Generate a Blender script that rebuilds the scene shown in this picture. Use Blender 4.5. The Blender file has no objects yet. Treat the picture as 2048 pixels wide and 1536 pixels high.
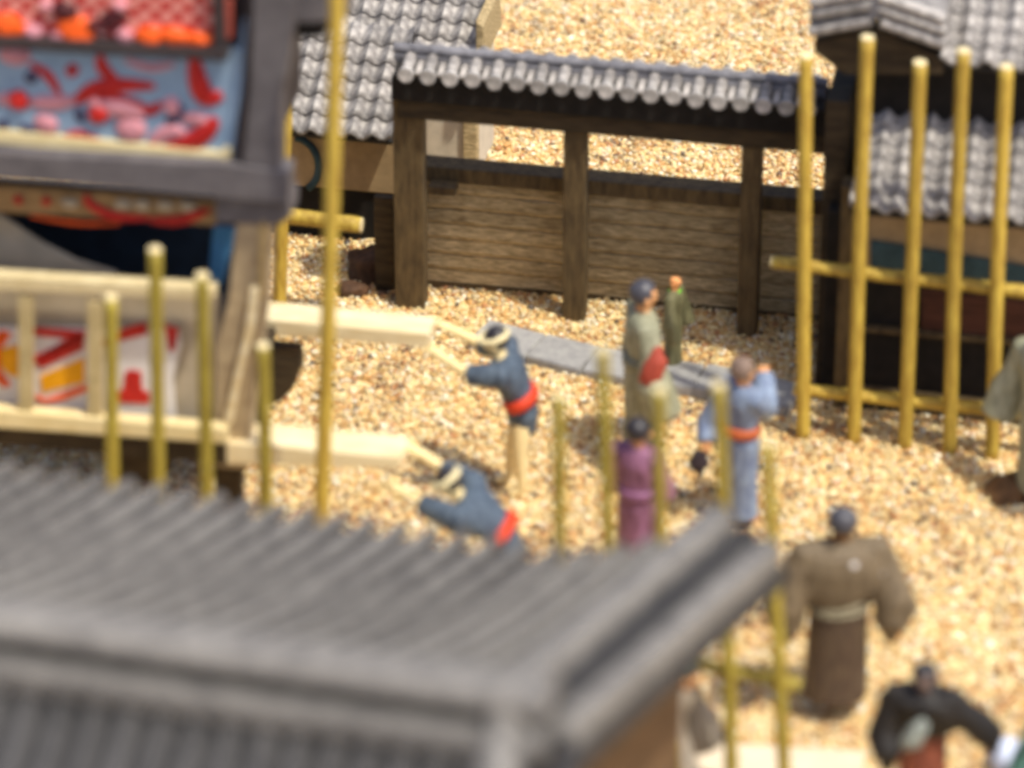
import bpy, bmesh, math, random
import numpy as np
from mathutils import Vector, Matrix, Euler, noise
random.seed(7); rng = np.random.default_rng(7)
S = bpy.context.scene; COL = S.collection
PI = math.pi

# ------------------------------------------------------------------ camera
PITCH = math.radians(30.0); F = 9000.0; D = 39.0
FWD = Vector((0, math.cos(PITCH), -math.sin(PITCH))); UP = Vector((0, math.sin(PITCH), math.cos(PITCH))); RT = Vector((1, 0, 0))
CAMP = -FWD * D
cd = bpy.data.cameras.new('camera'); cam = bpy.data.objects.new('camera', cd); COL.objects.link(cam)
cam.location = CAMP; cam.rotation_euler = (PI/2 - PITCH, 0, 0)
cd.sensor_width = 36; cd.lens = 36 * F / 2048; cd.clip_start = 0.5; cd.clip_end = 2000
S.cycles.filter_width = 3.5
cd.dof.use_dof = True; cd.dof.focus_distance = 42.0; cd.dof.aperture_fstop = 0.31
S.camera = cam

# ------------------------------------------------------------------ light
SUN_EL = math.radians(64); SUN_AZ = math.radians(130)      # azimuth clockwise from +Y: high on the right
w = bpy.data.worlds.new('World'); S.world = w; w.use_nodes = True
nt = w.node_tree; nt.nodes.clear()
sky = nt.nodes.new('ShaderNodeTexSky'); sky.sky_type = 'NISHITA'; sky.sun_disc = False
sky.sun_elevation = SUN_EL; sky.sun_rotation = SUN_AZ; sky.air_density = 0.6; sky.dust_density = 2.5
bg = nt.nodes.new('ShaderNodeBackground'); bg.inputs[1].default_value = 0.15
wo = nt.nodes.new('ShaderNodeOutputWorld')
nt.links.new(sky.outputs[0], bg.inputs[0]); nt.links.new(bg.outputs[0], wo.inputs[0])
sd = bpy.data.lights.new('sun', 'SUN'); sd.energy = 2.8; sd.angle = math.radians(2.0); sd.color = (1.0, 0.95, 0.81)
sun = bpy.data.objects.new('sun', sd); COL.objects.link(sun)
sdir = Vector((math.sin(SUN_AZ)*math.cos(SUN_EL), math.cos(SUN_AZ)*math.cos(SUN_EL), math.sin(SUN_EL)))
sun.rotation_euler = sdir.to_track_quat('Z', 'Y').to_euler()
S.view_settings.view_transform = 'Standard'; S.view_settings.look = 'None'
S.view_settings.exposure = 0.52; S.view_settings.gamma = 1

# ------------------------------------------------------------------ pixel <-> world helpers
def ray(px, py): return (FWD + RT*((px-1024)/F) + UP*((768-py)/F))
def G(px, py, z=0.0):
    r = ray(px, py); t = (z - CAMP.z)/r.z
    return CAMP + r*t

class Frame:
    """A thing's own axes: origin on the ground, u to the right along its front, v away, z up."""
    def __init__(s, px, py, yaw=11.0, z=0.0, origin=None):
        s.o = origin if origin is not None else G(px, py, z); s.yaw = math.radians(yaw)
        s.u = Vector((math.cos(s.yaw), -math.sin(s.yaw), 0)); s.v = Vector((math.sin(s.yaw), math.cos(s.yaw), 0))
    def P(s, px, py, v=0.0):                     # point on the plane v = const seen at this pixel
        r = ray(px, py); q = s.o + s.v*v
        t = (q - CAMP).dot(s.v) / r.dot(s.v)
        w_ = CAMP + r*t - s.o
        return Vector((w_.dot(s.u), w_.dot(s.v), w_.z))
    def Z(s, px, py, z):                         # point on the plane z = const
        w_ = G(px, py, s.o.z + z) - s.o
        return Vector((w_.dot(s.u), w_.dot(s.v), w_.z))

# ------------------------------------------------------------------ materials
def lin(c):
    return tuple(((x/255)/12.92 if x/255 <= 0.04045 else ((x/255+0.055)/1.055)**2.4) for x in c) + (1,)
MATS = {}
def mat(name, rgb, rough=0.7, var=0.25, scale=8.0, bump=0.15, stretch=(1,1,1), rgb2=None, spec=0.3, dist=0.02):
    if name in MATS: return MATS[name]
    m = bpy.data.materials.new(name); m.use_nodes = True; n = m.node_tree; L = n.links
    b = n.nodes['Principled BSDF']; b.inputs['Roughness'].default_value = rough
    b.inputs['Specular IOR Level'].default_value = spec
    tc = n.nodes.new('ShaderNodeTexCoord'); mp = n.nodes.new('ShaderNodeMapping'); mp.inputs['Scale'].default_value = stretch
    L.new(tc.outputs['Object'], mp.inputs[0])
    nz = n.nodes.new('ShaderNodeTexNoise'); nz.inputs['Scale'].default_value = scale; nz.inputs['Detail'].default_value = 6
    nz.inputs['Roughness'].default_value = 0.65
    L.new(mp.outputs[0], nz.inputs[0])
    oi = n.nodes.new('ShaderNodeObjectInfo')
    cr = n.nodes.new('ShaderNodeValToRGB'); c = lin(rgb)
    if rgb2: c2 = lin(rgb2)
    else: c2 = tuple(x*(1-var) for x in c[:3]) + (1,)
    c3 = c if rgb2 else tuple(min(1, x*(1+var*0.6)) for x in c[:3]) + (1,)
    cr.color_ramp.elements[0].color = c2; cr.color_ramp.elements[0].position = 0.34
    cr.color_ramp.elements[1].color = c3; cr.color_ramp.elements[1].position = 0.66
    L.new(nz.outputs[0], cr.inputs[0])
    hsv = n.nodes.new('ShaderNodeHueSaturation')
    mr = n.nodes.new('ShaderNodeMapRange'); mr.inputs[3].default_value = 1-var*0.45; mr.inputs[4].default_value = 1+var*0.45
    L.new(oi.outputs['Random'], mr.inputs[0]); L.new(mr.outputs[0], hsv.inputs['Value']); L.new(cr.outputs[0], hsv.inputs['Color'])
    L.new(hsv.outputs[0], b.inputs['Base Color'])
    bp = n.nodes.new('ShaderNodeBump'); bp.inputs['Strength'].default_value = bump; bp.inputs['Distance'].default_value = dist
    L.new(nz.outputs[0], bp.inputs['Height']); L.new(bp.outputs[0], b.inputs['Normal'])
    MATS[name] = m; return m

M_bamboo = mat('bamboo', (202,174,74), 0.6, 0.35, 5, 0.2, (4,4,0.7), rgb2=(158,126,48), spec=0.4)
M_bamboo_old = mat('bamboo_aged', (184,166,68), 0.6, 0.3, 5, 0.2, (4,4,0.7), rgb2=(138,118,40), spec=0.4)
M_bamboo_cut = mat('bamboo_cut_end', (236,218,170), 0.8, 0.15, 20)
M_node = mat('bamboo_node', (140,98,34), 0.6, 0.2, 20)
M_darkwood = mat('dark_weathered_wood', (108,90,60), 0.8, 0.4, 6, 0.5, (3,3,0.6), rgb2=(68,54,36))
M_beam = mat('dark_beam_wood', (80,66,46), 0.8, 0.4, 6, 0.4, (0.6,3,3), rgb2=(48,39,28))
M_plank = mat('rough_plank_wood', (242,218,168), 0.8, 0.3, 11, 0.9, (0.7,3,5), rgb2=(150,126,86), dist=0.05)
M_tile = mat('grey_roof_tile', (182,176,170), 0.5, 0.6, 14, 0.5, rgb2=(108,103,101), spec=0.45)
M_tile_pale = mat('pale_tile_end', (182,178,174), 0.6, 0.5, 14, 0.3)
M_tile_dark = mat('tile_bedding', (48,45,44), 0.85, 0.4, 10)
M_ridge = mat('ridge_tile', (132,131,136), 0.55, 0.3, 10, 0.3, rgb2=(84,83,88), spec=0.4)
M_nroof = mat('near_roof_grey', (136,132,127), 0.6, 0.25, 6, 0.35, rgb2=(98,95,93), spec=0.35)
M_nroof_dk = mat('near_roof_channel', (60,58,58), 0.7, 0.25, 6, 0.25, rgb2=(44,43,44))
M_nroof_mid = mat('near_roof_shaded_clay', (92,90,90), 0.65, 0.25, 6, 0.25, rgb2=(66,65,66))  # darker copy of the roof grey, front slope's shade put into the colour
M_plaster = mat('tan_plaster', (176,150,112), 0.85, 0.15, 8, 0.2)
M_teal = mat('teal_band', (60,84,92), 0.8, 0.3, 8)
M_black = mat('black_board_and_shade', (34,30,27), 0.85, 0.4, 8)  # black boards, and shaded gaps painted in the same colour
M_brownp = mat('red_brown_board', (80,48,36), 0.8, 0.4, 5, 0.3, (0.5,2,5))
M_white = mat('white_plaster', (206,196,178), 0.85, 0.12, 8)
M_pale = mat('pale_bare_wood', (246,232,194), 0.7, 0.18, 6, 0.25, (0.4,3,3), rgb2=(222,198,148))
M_slab = mat('grey_stone_slab', (170,168,164), 0.8, 0.2, 12, 0.3, rgb2=(144,142,142))
M_float = mat('float_grey_lacquer', (114,109,110), 0.6, 0.2, 5, 0.2, rgb2=(92,87,89))
M_floatdk = mat('float_dark_lacquer', (58,50,50), 0.6, 0.2, 5, 0.2)
M_floatwall = mat('float_grey_beige', (186,172,148), 0.8, 0.15, 5)
M_cream = mat('cream_trim', (240,222,172), 0.6, 0.15, 6, rgb2=(224,202,146))
M_blue = mat('pale_blue_panel', (152,176,198), 0.6, 0.12, 4, rgb2=(134,158,182))
M_red = mat('red_paint', (206,44,34), 0.55, 0.3, 10, rgb2=(166,26,30))
M_orange = mat('orange_paint', (244,96,30), 0.55, 0.2, 10)
M_yellow = mat('amber_paint', (236,164,14), 0.6, 0.15, 10)
M_pink = mat('pink_paint', (206,140,148), 0.6, 0.2, 10)
M_navyp = mat('slate_paint', (62,58,84), 0.6, 0.2, 10)
M_dkred = mat('dark_red_paint', (74,26,30), .6, .3, 10)
M_cloth = mat('white_cloth', (232,226,222), 0.9, 0.06, 5, 0.1)
M_dkblue = mat('dark_blue_drape', (24,40,58), 0.9, 0.4, 4)
M_ltblue = mat('bright_blue_drape', (76,132,176), 0.9, 0.2, 4)
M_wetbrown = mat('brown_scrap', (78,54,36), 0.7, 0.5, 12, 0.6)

def checker(name, a, b_, scale):
    m = bpy.data.materials.new(name); m.use_nodes = True; n = m.node_tree; L = n.links
    b = n.nodes['Principled BSDF']; b.inputs['Roughness'].default_value = 0.6
    tc = n.nodes.new('ShaderNodeTexCoord'); mp = n.nodes.new('ShaderNodeMapping'); mp.inputs['Rotation'].default_value = (0, math.radians(45), 0)
    ch = n.nodes.new('ShaderNodeTexVoronoi'); ch.inputs['Scale'].default_value = scale; ch.inputs['Randomness'].default_value = 0.15
    L.new(tc.outputs['Object'], mp.inputs[0]); L.new(mp.outputs[0], ch.inputs[0])
    cr = n.nodes.new('ShaderNodeValToRGB'); cr.color_ramp.elements[0].color = lin(a); cr.color_ramp.elements[0].position = 0.26
    cr.color_ramp.elements[1].color = lin(b_); cr.color_ramp.elements[1].position = 0.46
    L.new(ch.outputs['Distance'], cr.inputs[0]); L.new(cr.outputs[0], b.inputs['Base Color'])
    return m
M_check = checker('red_spotted_cloth', (240,176,160), (190,30,26), 8.5)

# ------------------------------------------------------------------ object helpers
def link(name, me, m=None, parent=None, loc=(0,0,0), rot=(0,0,0), smooth=False):
    o = bpy.data.objects.new(name, me); COL.objects.link(o)
    if m: 
        if not me.materials: me.materials.append(m)
    if smooth:
        for p in me.polygons: p.use_smooth = True
    o.location = loc; o.rotation_euler = rot
    if parent: o.parent = parent
    return o
def obj(name, bm, m, parent=None, loc=(0,0,0), rot=(0,0,0), smooth=False):
    bmesh.ops.recalc_face_normals(bm, faces=bm.faces)
    me = bpy.data.meshes.new(name); bm.to_mesh(me); bm.free()
    return link(name, me, m, parent, loc, rot, smooth)
def tag(o, label=None, cat=None, group=None, kind=None):
    if label: o['label'] = label
    if cat: o['category'] = cat
    if group: o['group'] = group
    if kind: o['kind'] = kind
    return o
def empty(name, loc, yaw=0.0, label=None, cat=None, group=None):
    o = bpy.data.objects.new(name, None); COL.objects.link(o); o.location = loc; o.rotation_euler = (0,0,-yaw)
    o.empty_display_size = 0.2
    return tag(o, label, cat, group)
def thing(name, fr, label, cat, group=None): return empty(name, fr.o, fr.yaw, label, cat, group)

def box_bm(bm, x0,x1,y0,y1,z0,z1, bevel=0.0):
    r = bmesh.ops.create_cube(bm, size=1.0)
    vs = r['verts']
    for v in vs:
        v.co = Vector((x0+(v.co.x+.5)*(x1-x0), y0+(v.co.y+.5)*(y1-y0), z0+(v.co.z+.5)*(z1-z0)))
    if bevel:
        es = {e for v in vs for e in v.link_edges}
        bmesh.ops.bevel(bm, geom=list(es), offset=bevel, segments=2, affect='EDGES', profile=0.6)
def box(name, a, b, m, parent, bevel=0.012, **k):
    bm = bmesh.new(); box_bm(bm, *sorted((a[0],b[0])), *sorted((a[1],b[1])), *sorted((a[2],b[2])), bevel)
    return obj(name, bm, m, parent, **k)
def prism_pts(name, pts, dv, m, parent, bevel=0.01):
    """closed polygon (local points on a plane v=const) given thickness dv along v"""
    bm = bmesh.new(); vs = [bm.verts.new(p) for p in pts]; f = bm.faces.new(vs)
    r = bmesh.ops.extrude_face_region(bm, geom=[f])
    for e in r['geom']:
        if isinstance(e, bmesh.types.BMVert): e.co.y += dv
    if bevel:
        bmesh.ops.bevel(bm, geom=list(bm.edges), offset=bevel, segments=1, affect='EDGES')
    return obj(name, bm, m, parent)
def prism(name, fr, poly, v, dv, m, parent, bevel=0.01):
    return prism_pts(name, [fr.P(x, y, v) for x, y in poly], dv, m, parent, bevel)

def tube_bm(bm, pts, rad, seg=12, cap=True, flat=None, closed=False):
    """sweep a circle (or a per-point (ra, rb) ellipse) along pts"""
    n = len(pts); pts = [Vector(p) for p in pts]
    rings = []; prev = None
    for i, p in enumerate(pts):
        a = pts[max(i-1,0)]; b = pts[min(i+1,n-1)]; t = (b-a)
        if t.length < 1e-9: t = Vector((0,0,1))
        t.normalize()
        if prev is None:
            ref = Vector((0,1,0)) if abs(t.y) < .9 else Vector((1,0,0))
            s = t.cross(ref).normalized()
        else:
            s = (prev - t*prev.dot(t)).normalized()
        prev = s; q = t.cross(s)
        r = rad[i] if isinstance(rad, (list, tuple)) else rad
        ra, rb = r if isinstance(r, (list, tuple)) else (r, r)
        rings.append([bm.verts.new(p + s*ra*math.cos(2*PI*k/seg) + q*rb*math.sin(2*PI*k/seg)) for k in range(seg)])
    for A, B in zip(rings, rings[1:]):
        for k in range(seg): bm.faces.new((A[k], A[(k+1)%seg], B[(k+1)%seg], B[k]))
    if cap:
        bm.faces.new(rings[0]); bm.faces.new(rings[-1][::-1])
    return rings

# ------------------------------------------------------------------ ground and gravel
def gh(x, y): return 0.035*noise.noise(Vector((x*.7, y*.7, 3.1))) + 0.018*noise.noise(Vector((x*2.3, y*2.3, 1.1)))
bm = bmesh.new()
xs = [-400,-60,-12] + [ -8+0.25*i for i in range(65)] + [12,60,400]
ys = [-400,-60,-14] + [-10+0.25*i for i in range(89)] + [16,60,400]
gv = [[bm.verts.new((x, y, (gh(x,y) if abs(x)<=8 and -10<=y<=12 else 0)-0.012)) for x in xs] for y in ys]
for j in range(len(ys)-1):
    for i in range(len(xs)-1): bm.faces.new((gv[j][i], gv[j][i+1], gv[j+1][i+1], gv[j+1][i]))
m = bpy.data.materials.new('sandy_base'); m.use_nodes = True; n_ = m.node_tree; b_ = n_.nodes['Principled BSDF']; b_.inputs['Roughness'].default_value = .6
tc = n_.nodes.new('ShaderNodeTexCoord'); vo = n_.nodes.new('ShaderNodeTexVoronoi'); vo.inputs['Scale'].default_value = 30
nz = n_.nodes.new('ShaderNodeTexNoise'); nz.inputs['Scale'].default_value = 60
n_.links.new(tc.outputs['Object'], vo.inputs[0]); n_.links.new(tc.outputs['Object'], nz.inputs[0])
sp_ = n_.nodes.new('ShaderNodeSeparateColor'); n_.links.new(vo.outputs['Color'], sp_.inputs[0])
cr = n_.nodes.new('ShaderNodeValToRGB'); e_ = cr.color_ramp.elements; cr.color_ramp.interpolation = 'CONSTANT'
e_[0].color = lin((240,216,158)); e_[1].position = .35; e_[1].color = lin((228,196,132))
for p_, c_ in ((.5,(246,230,190)),(.62,(216,172,108)),(.82,(200,146,88)),(.93,(130,96,66))):
    q_ = e_.new(p_); q_.color = lin(c_)
n_.links.new(sp_.outputs[0], cr.inputs[0]); n_.links.new(cr.outputs[0], b_.inputs['Base Color'])
bp = n_.nodes.new('ShaderNodeBump'); bp.inputs['Distance'].default_value = .02; bp.inputs['Strength'].default_value = .6; bp.invert = True
n_.links.new(vo.outputs['Distance'], bp.inputs['Height']); n_.links.new(bp.outputs[0], b_.inputs['Normal']); M_ground = m
gr = obj('ground', bm, M_ground, smooth=True); tag(gr, kind='structure')

ico = bmesh.new(); bmesh.ops.create_icosphere(ico, subdivisions=1, radius=1.0)
ico.verts.ensure_lookup_table()
IV = np.array([v.co[:] for v in ico.verts]); IF = np.array([[v.index for v in f.verts] for f in ico.faces]); ico.free()
def gravel():
    n = 170000
    x = rng.uniform(-6.2, 6.2, n); y = rng.uniform(-8.6, 9.2, n)
    # nothing is laid where the near roof wholly covers the ground
    keep = ~((y < -3.2 - 0.25*(x+5)) & (x < 0.0))
    x = x[keep]; y = y[keep]; n = len(x)
    z = np.array([gh(a, b) for a, b in zip(x, y)])
    r = 0.011 + 0.017*rng.random(n)**2.2 + 0.012*(rng.random(n) > 0.92)
    ax = np.stack([r*rng.uniform(.8,1.5,n), r*rng.uniform(.75,1.2,n), r*rng.uniform(.5,.8,n)], 1)
    V = IV[None]*(1 + 0.22*(rng.random((n, 12, 1))-.5)); V = V*ax[:,None,:]
    a = rng.uniform(0, 2*PI, n); t = rng.normal(0, .3, n)
    ca, sa, ct, st = np.cos(a), np.sin(a), np.cos(t), np.sin(t)
    X = V[...,0]*ct[:,None] - V[...,2]*st[:,None]; Z = V[...,0]*st[:,None] + V[...,2]*ct[:,None]; Y = V[...,1]
    X, Y = X*ca[:,None]-Y*sa[:,None], X*sa[:,None]+Y*ca[:,None]
    X += x[:,None]; Y += y[:,None]; Z += (z + 0.1*r + rng.uniform(-.006,.008,n))[:,None]
    co = np.stack([X, Y, Z], -1).reshape(-1, 3).astype(np.float32)
    fc = (IF[None] + (np.arange(n)*12)[:,None,None]).reshape(-1).astype(np.int32)
    me = bpy.data.meshes.new('gravel'); nf = n*20
    me.vertices.add(n*12); me.vertices.foreach_set('co', co.ravel())
    me.loops.add(nf*3); me.loops.foreach_set('vertex_index', fc)
    me.polygons.add(nf); me.polygons.foreach_set('loop_start', np.arange(0, nf*3, 3, dtype=np.int32))
    me.update(calc_edges=True)
    me.polygons.foreach_set('use_smooth', np.ones(nf, dtype=bool))
    pal = np.array([lin(c)[:3] for c in [(238,218,166),(230,202,142),(222,184,118),(248,238,212),(212,164,100),(190,132,84),(120,90,62),(88,78,68),(236,212,176),(210,190,150)]])
    pr = np.array([.2,.2,.16,.11,.10,.055,.03,.02,.08,.08]); pr = pr/pr.sum()
    ci = rng.choice(len(pal), n, p=pr); lf = np.array([noise.noise(Vector((a*1.3, b*1.3, 5))) + .6*noise.noise(Vector((a*5, b*5, 2))) for a, b in zip(x, y)])
    ci = np.where((lf < -.22) & (rng.random(n) < .5), rng.choice([4,5,6,9], n), ci)
    c = pal[ci]*rng.uniform(.78,1.08,(n,1))*(1 + .16*lf[:,None]); c = np.clip(c, 0, .95)
    cc = np.ones((n, 12, 4), dtype=np.float32); cc[:,:,:3] = c[:,None,:]
    at = me.color_attributes.new('grain', 'FLOAT_COLOR', 'POINT'); at.data.foreach_set('color', cc.ravel())
    m = bpy.data.materials.new('gravel_grains'); m.use_nodes = True; b = m.node_tree.nodes['Principled BSDF']
    b.inputs['Roughness'].default_value = 0.38; b.inputs['Specular IOR Level'].default_value = 0.55
    va = m.node_tree.nodes.new('ShaderNodeVertexColor'); va.layer_name = 'grain'; m.node_tree.links.new(va.outputs[0], b.inputs['Base Color'])
    me.materials.append(m)
    o = bpy.data.objects.new('gravel', me); COL.objects.link(o)
    tag(o, 'loose cream and ochre gravel covering the whole yard', 'gravel', kind='stuff')
gravel()

# grey slabs of the path across the yard
fr = Frame(1000, 660, 8)
path = thing('stone_path', fr, 'low grey stone strip crossing the gravel behind the standing figures', 'path')
cent = [(955,660,0,0),(1072,690,0,0),(1180,716,0,0),(1300,736,0,0),(1400,750,0,0),(1500,768,0,0),(1596,792,0,0)]
cp = [fr.Z(c[0], c[1], 0.085) for c in cent]
for a, b in zip(cp, cp[1:]):
    d = (b-a).normalized(); nrm = Vector((-d.y, d.x, 0)); hw = .23
    bm = bmesh.new(); a2 = a + d*.004; b2 = b - d*.004
    top = [a2+nrm*hw, b2+nrm*(hw+random.uniform(-.03,.03)), b2-nrm*hw, a2-nrm*(hw+random.uniform(-.03,.03))]
    vs = [bm.verts.new(p) for p in top]; f = bm.faces.new(vs)
    r = bmesh.ops.extrude_face_region(bm, geom=[f])
    for e in r['geom']:
        if isinstance(e, bmesh.types.BMVert): e.co.z -= .1
    bmesh.ops.bevel(bm, geom=list(bm.edges), offset=.012, segments=2, affect='EDGES')
    obj('slab', bm, M_slab, path)

# ------------------------------------------------------------------ bamboo
def pole_bm(p0, p1, r, nodes=True):
    p0 = Vector(p0); p1 = Vector(p1); n = 17; pts = []; rad = []
    bend = Vector((random.uniform(-1,1), random.uniform(-1,1), 0))*.012*(p1-p0).length/3
    L = (p1-p0).length; k = max(2, int(L/.55)); ph = random.random()
    N = k*6
    for i in range(N+1):
        t = i/N; pts.append(p0.lerp(p1, t) + bend*math.sin(PI*t))
        q = ((t*k + ph) % 1.0); rad.append(r*(1.09 if (nodes and (q < .1)) else 1.0)*(1.03-.06*t))
    bm = bmesh.new(); tube_bm(bm, pts, rad, 14)
    return bm
def bamboo(name, p0, p1, r, m, parent):
    o = obj(name, pole_bm(p0, p1, r), m, parent, smooth=False)
    for p in o.data.polygons: p.use_smooth = len(p.vertices) == 4
    # pale cut face on the upper end, a shallow cup
    p0 = Vector(p0); p1 = Vector(p1); d = (p1-p0).normalized()
    bm = bmesh.new(); tube_bm(bm, [p1 - d*.002, p1 + d*.012], [r*.97, r*.9], 14)
    c = obj('cut_end', bm, M_bamboo_cut, o)
    return o

# right-hand fence (in focus)
fr = Frame(1605, 872, 12)
fence = thing('bamboo_fence', fr, 'sharp bamboo fence of five tall golden poles before the right tiled house', 'fence', 'bamboo fences in the yard')
for (xt, yt, xb, yb, v) in [(1612,112,1606,880,0),(1735,76,1709,848,.12),(1840,126,1811,862,.1),(1927,102,1901,872,.1),(2013,134,1986,880,.1)]:
    a = fr.P(xb, yb, 0.0); a.z = -.03; a.y = .0; b = fr.P(xt, yt, 0.0)
    bamboo('pole', a, b, .059, M_bamboo, fence)
for (x0,y0,x1,y1) in [(1545,524,2110,590),(1590,778,2110,832)]:
    bamboo('rail', fr.P(x1, y1, .12), fr.P(x0, y0, .12), .054, M_bamboo, fence)

# near blurred fence on the right
fr = Frame(1540, 1640, 14)
fence = thing('bamboo_fence', fr, 'blurred bamboo fence beside the near roof corner, its poles crossing the standing figures', 'fence', 'bamboo fences in the yard')
for (xt, yt, xb, yb) in [(1118,790,1132,1500),(1205,700,1232,1545),(1318,780,1322,1560),(1437,770,1466,1600),(1535,885,1574,1640)]:
    a = fr.P(xb, yb, 0); a.z = -.03; b = fr.P(xt, yt, 0)
    bamboo('pole', a, b, .049, M_bamboo_old, fence)
bamboo('rail', fr.P(1600, 1370, .11), fr.P(1100, 1265, .11), .05, M_bamboo_old, fence)
bamboo('rail', fr.P(1590, 1600, .11), fr.P(1340, 1540, .11), .05, M_bamboo_old, fence)
bamboo('pole', Vector((fr.P(1352,1700,-.5).x, -.5, -.03)), fr.P(1348, 1485, -.5), .06, M_bamboo_old, fence)

# near blurred fence on the left, in front of the float
fr = Frame(220, 1260, 11)
fence = thing('bamboo_fence', fr, 'blurred bamboo fence of four olive poles in front of the painted float', 'fence', 'bamboo fences in the yard')
for (xt, yt, xb, yb) in [(222,596,224,1268),(310,500,318,1280),(404,552,420,1290),(526,692,532,1310)]:
    a = fr.P(xb, yb, 0); a.z = -.03; b = fr.P(xt, yt, 0)
    bamboo('pole', a, b, .053, M_bamboo_old, fence)
bamboo('rail', fr.P(640, 1160, .11), fr.P(120, 1100, .11), .05, M_bamboo_old, fence)

# single tall pole and the two-piece rail behind the float
fr = Frame(634, 1240, 11)
tp = thing('bamboo_pole', fr, 'tallest bamboo pole, running from the near roof up out of the top of the picture', 'pole')
a = fr.P(634,1240,0); a.z = -.03
bamboo('shaft', a, fr.P(675,-60,0), .06, M_bamboo, tp)
fr = Frame(560, 640, 11)
fence = thing('bamboo_fence', fr, 'short stretch of bamboo fence half hidden behind the float, beside the tan walled house', 'fence', 'bamboo fences in the yard')
a = fr.P(558,640,0); a.z = -.03
bamboo('pole', a, fr.P(574,166,0), .059, M_bamboo, fence)
bamboo('rail', fr.P(470,418,.12), fr.P(722,450,.12), .07, M_bamboo, fence)

# ------------------------------------------------------------------ tiles
def pan_tile_mesh(w_, l_, amp, name='roof_tile'):
    """one wavy clay tile: rises to a roll on the left, dips to a pan on the right; origin at its lower left corner,
    x across the roof, y up the slope"""
    bm = bmesh.new(); n = 9; T = .022; g = []
    for j, y in enumerate((0, l_*.5, l_*1.12)):
        row = []
        for i in range(n+1):
            t = i/n; x = t*w_*1.04
            z = amp*(math.cos(2*PI*t*.97)) 
            row.append(bm.verts.new((x, y, z)))
        g.append(row)
    for a, b in zip(g, g[1:]):
        for i in range(n): bm.faces.new((a[i], a[i+1], b[i+1], b[i]))
    # front lip thickness
    lip = [bm.verts.new((v.co.x, 0.004, v.co.z - T*1.5)) for v in g[0]]
    for i in range(n): bm.faces.new((lip[i], lip[i+1], g[0][i+1], g[0][i]))
    me = bpy.data.meshes.new(name); bm.to_mesh(me); bm.free()
    for p in me.polygons: p.use_smooth = True
    me.materials.append(M_tile)
    return me
def end_mesh(r, name='tile_end'):
    bm = bmesh.new(); tube_bm(bm, [(0,0,0),(0,.05,0)], [r, r*.96], 16)
    bmesh.ops.recalc_face_normals(bm, faces=bm.faces)
    me = bpy.data.meshes.new(name); bm.to_mesh(me); bm.free(); me.materials.append(M_tile_pale); return me
def tiled_slope(parent, origin, ncol, nrow, w_, l_, pitch, amp=.035, skip=None, part='roof_tile'):
    """tiles laid on a slope that rises away from the eave; origin = left end of the eave, local coordinates"""
    me = pan_tile_mesh(w_, l_, amp); c, s = math.cos(pitch), math.sin(pitch)
    bm = bmesh.new(); W = ncol*w_; H = nrow*l_
    pts = [(0,0),(W,0),(W,H),(0,H)]
    def P(x, y, off): return Vector((origin[0]+x, origin[1]+y*c - off*s, origin[2]+y*s + off*c))
    lo = [bm.verts.new(P(x,y,-.10)) for x,y in pts]; hi = [bm.verts.new(P(x,y,-.045)) for x,y in pts]
    bm.faces.new(lo); bm.faces.new(hi)
    for i in range(4): bm.faces.new((lo[i], lo[(i+1)%4], hi[(i+1)%4], hi[i]))
    obj('roof_deck', bm, M_tile_dark, parent)
    for j in range(nrow):
        for i in range(ncol):
            if skip and skip(i, j): continue
            o = bpy.data.objects.new(part, me); COL.objects.link(o); o.parent = parent
            o.location = P(i*w_ + random.uniform(-.006,.006), j*l_ + random.uniform(-.008,.008), random.uniform(-.003,.006) + .012)
            o.rotation_euler = (pitch - .11 + random.uniform(-.02,.02), 0, random.uniform(-.02,.02))

# ------------------------------------------------------------------ roofed plank gate-wall in the middle
fr = Frame(812, 610, 10.8)
gate = thing('roofed_wall', fr, 'long dark timber wall of open bays under its own narrow tiled roof, behind the figures', 'wall')
def post(fr, x0, x1, yt, yb, parent, v=0., dv=.24, m=M_darkwood, name='post'):
    a = fr.P(x0, yb, v); b = fr.P(x1, yt, v); return box(name, (a.x, v, -.05), (b.x, v+dv, b.z), m, parent, .018)
post(fr, 790, 844, 190, 605, gate, dv=.19); post(fr, 1124, 1172, 225, 634, gate, dv=.19); post(fr, 1472, 1524, 265, 672, gate, dv=.19); post(fr, 1640, 1700, 280, 700, gate)
# lintel follows the roof line
def bar(fr, name, p0, p1, p2, p3, v, dv, m, parent, bevel=.012): return prism(name, fr, [p0,p1,p2,p3], v, dv, m, parent, bevel)
zl = fr.P(1150, 262, -.03).z; L0 = fr.P(796, 230, -.03).x; L1 = fr.P(1700, 300, -.03).x
box('lintel', (L0, -.03, zl-.02), (L1, .27, zl+.17), M_beam, gate)
box('wall_plate', (L0-.05, -.08, zl+.175), (L1, .30, zl+.385), M_black, gate)
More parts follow.
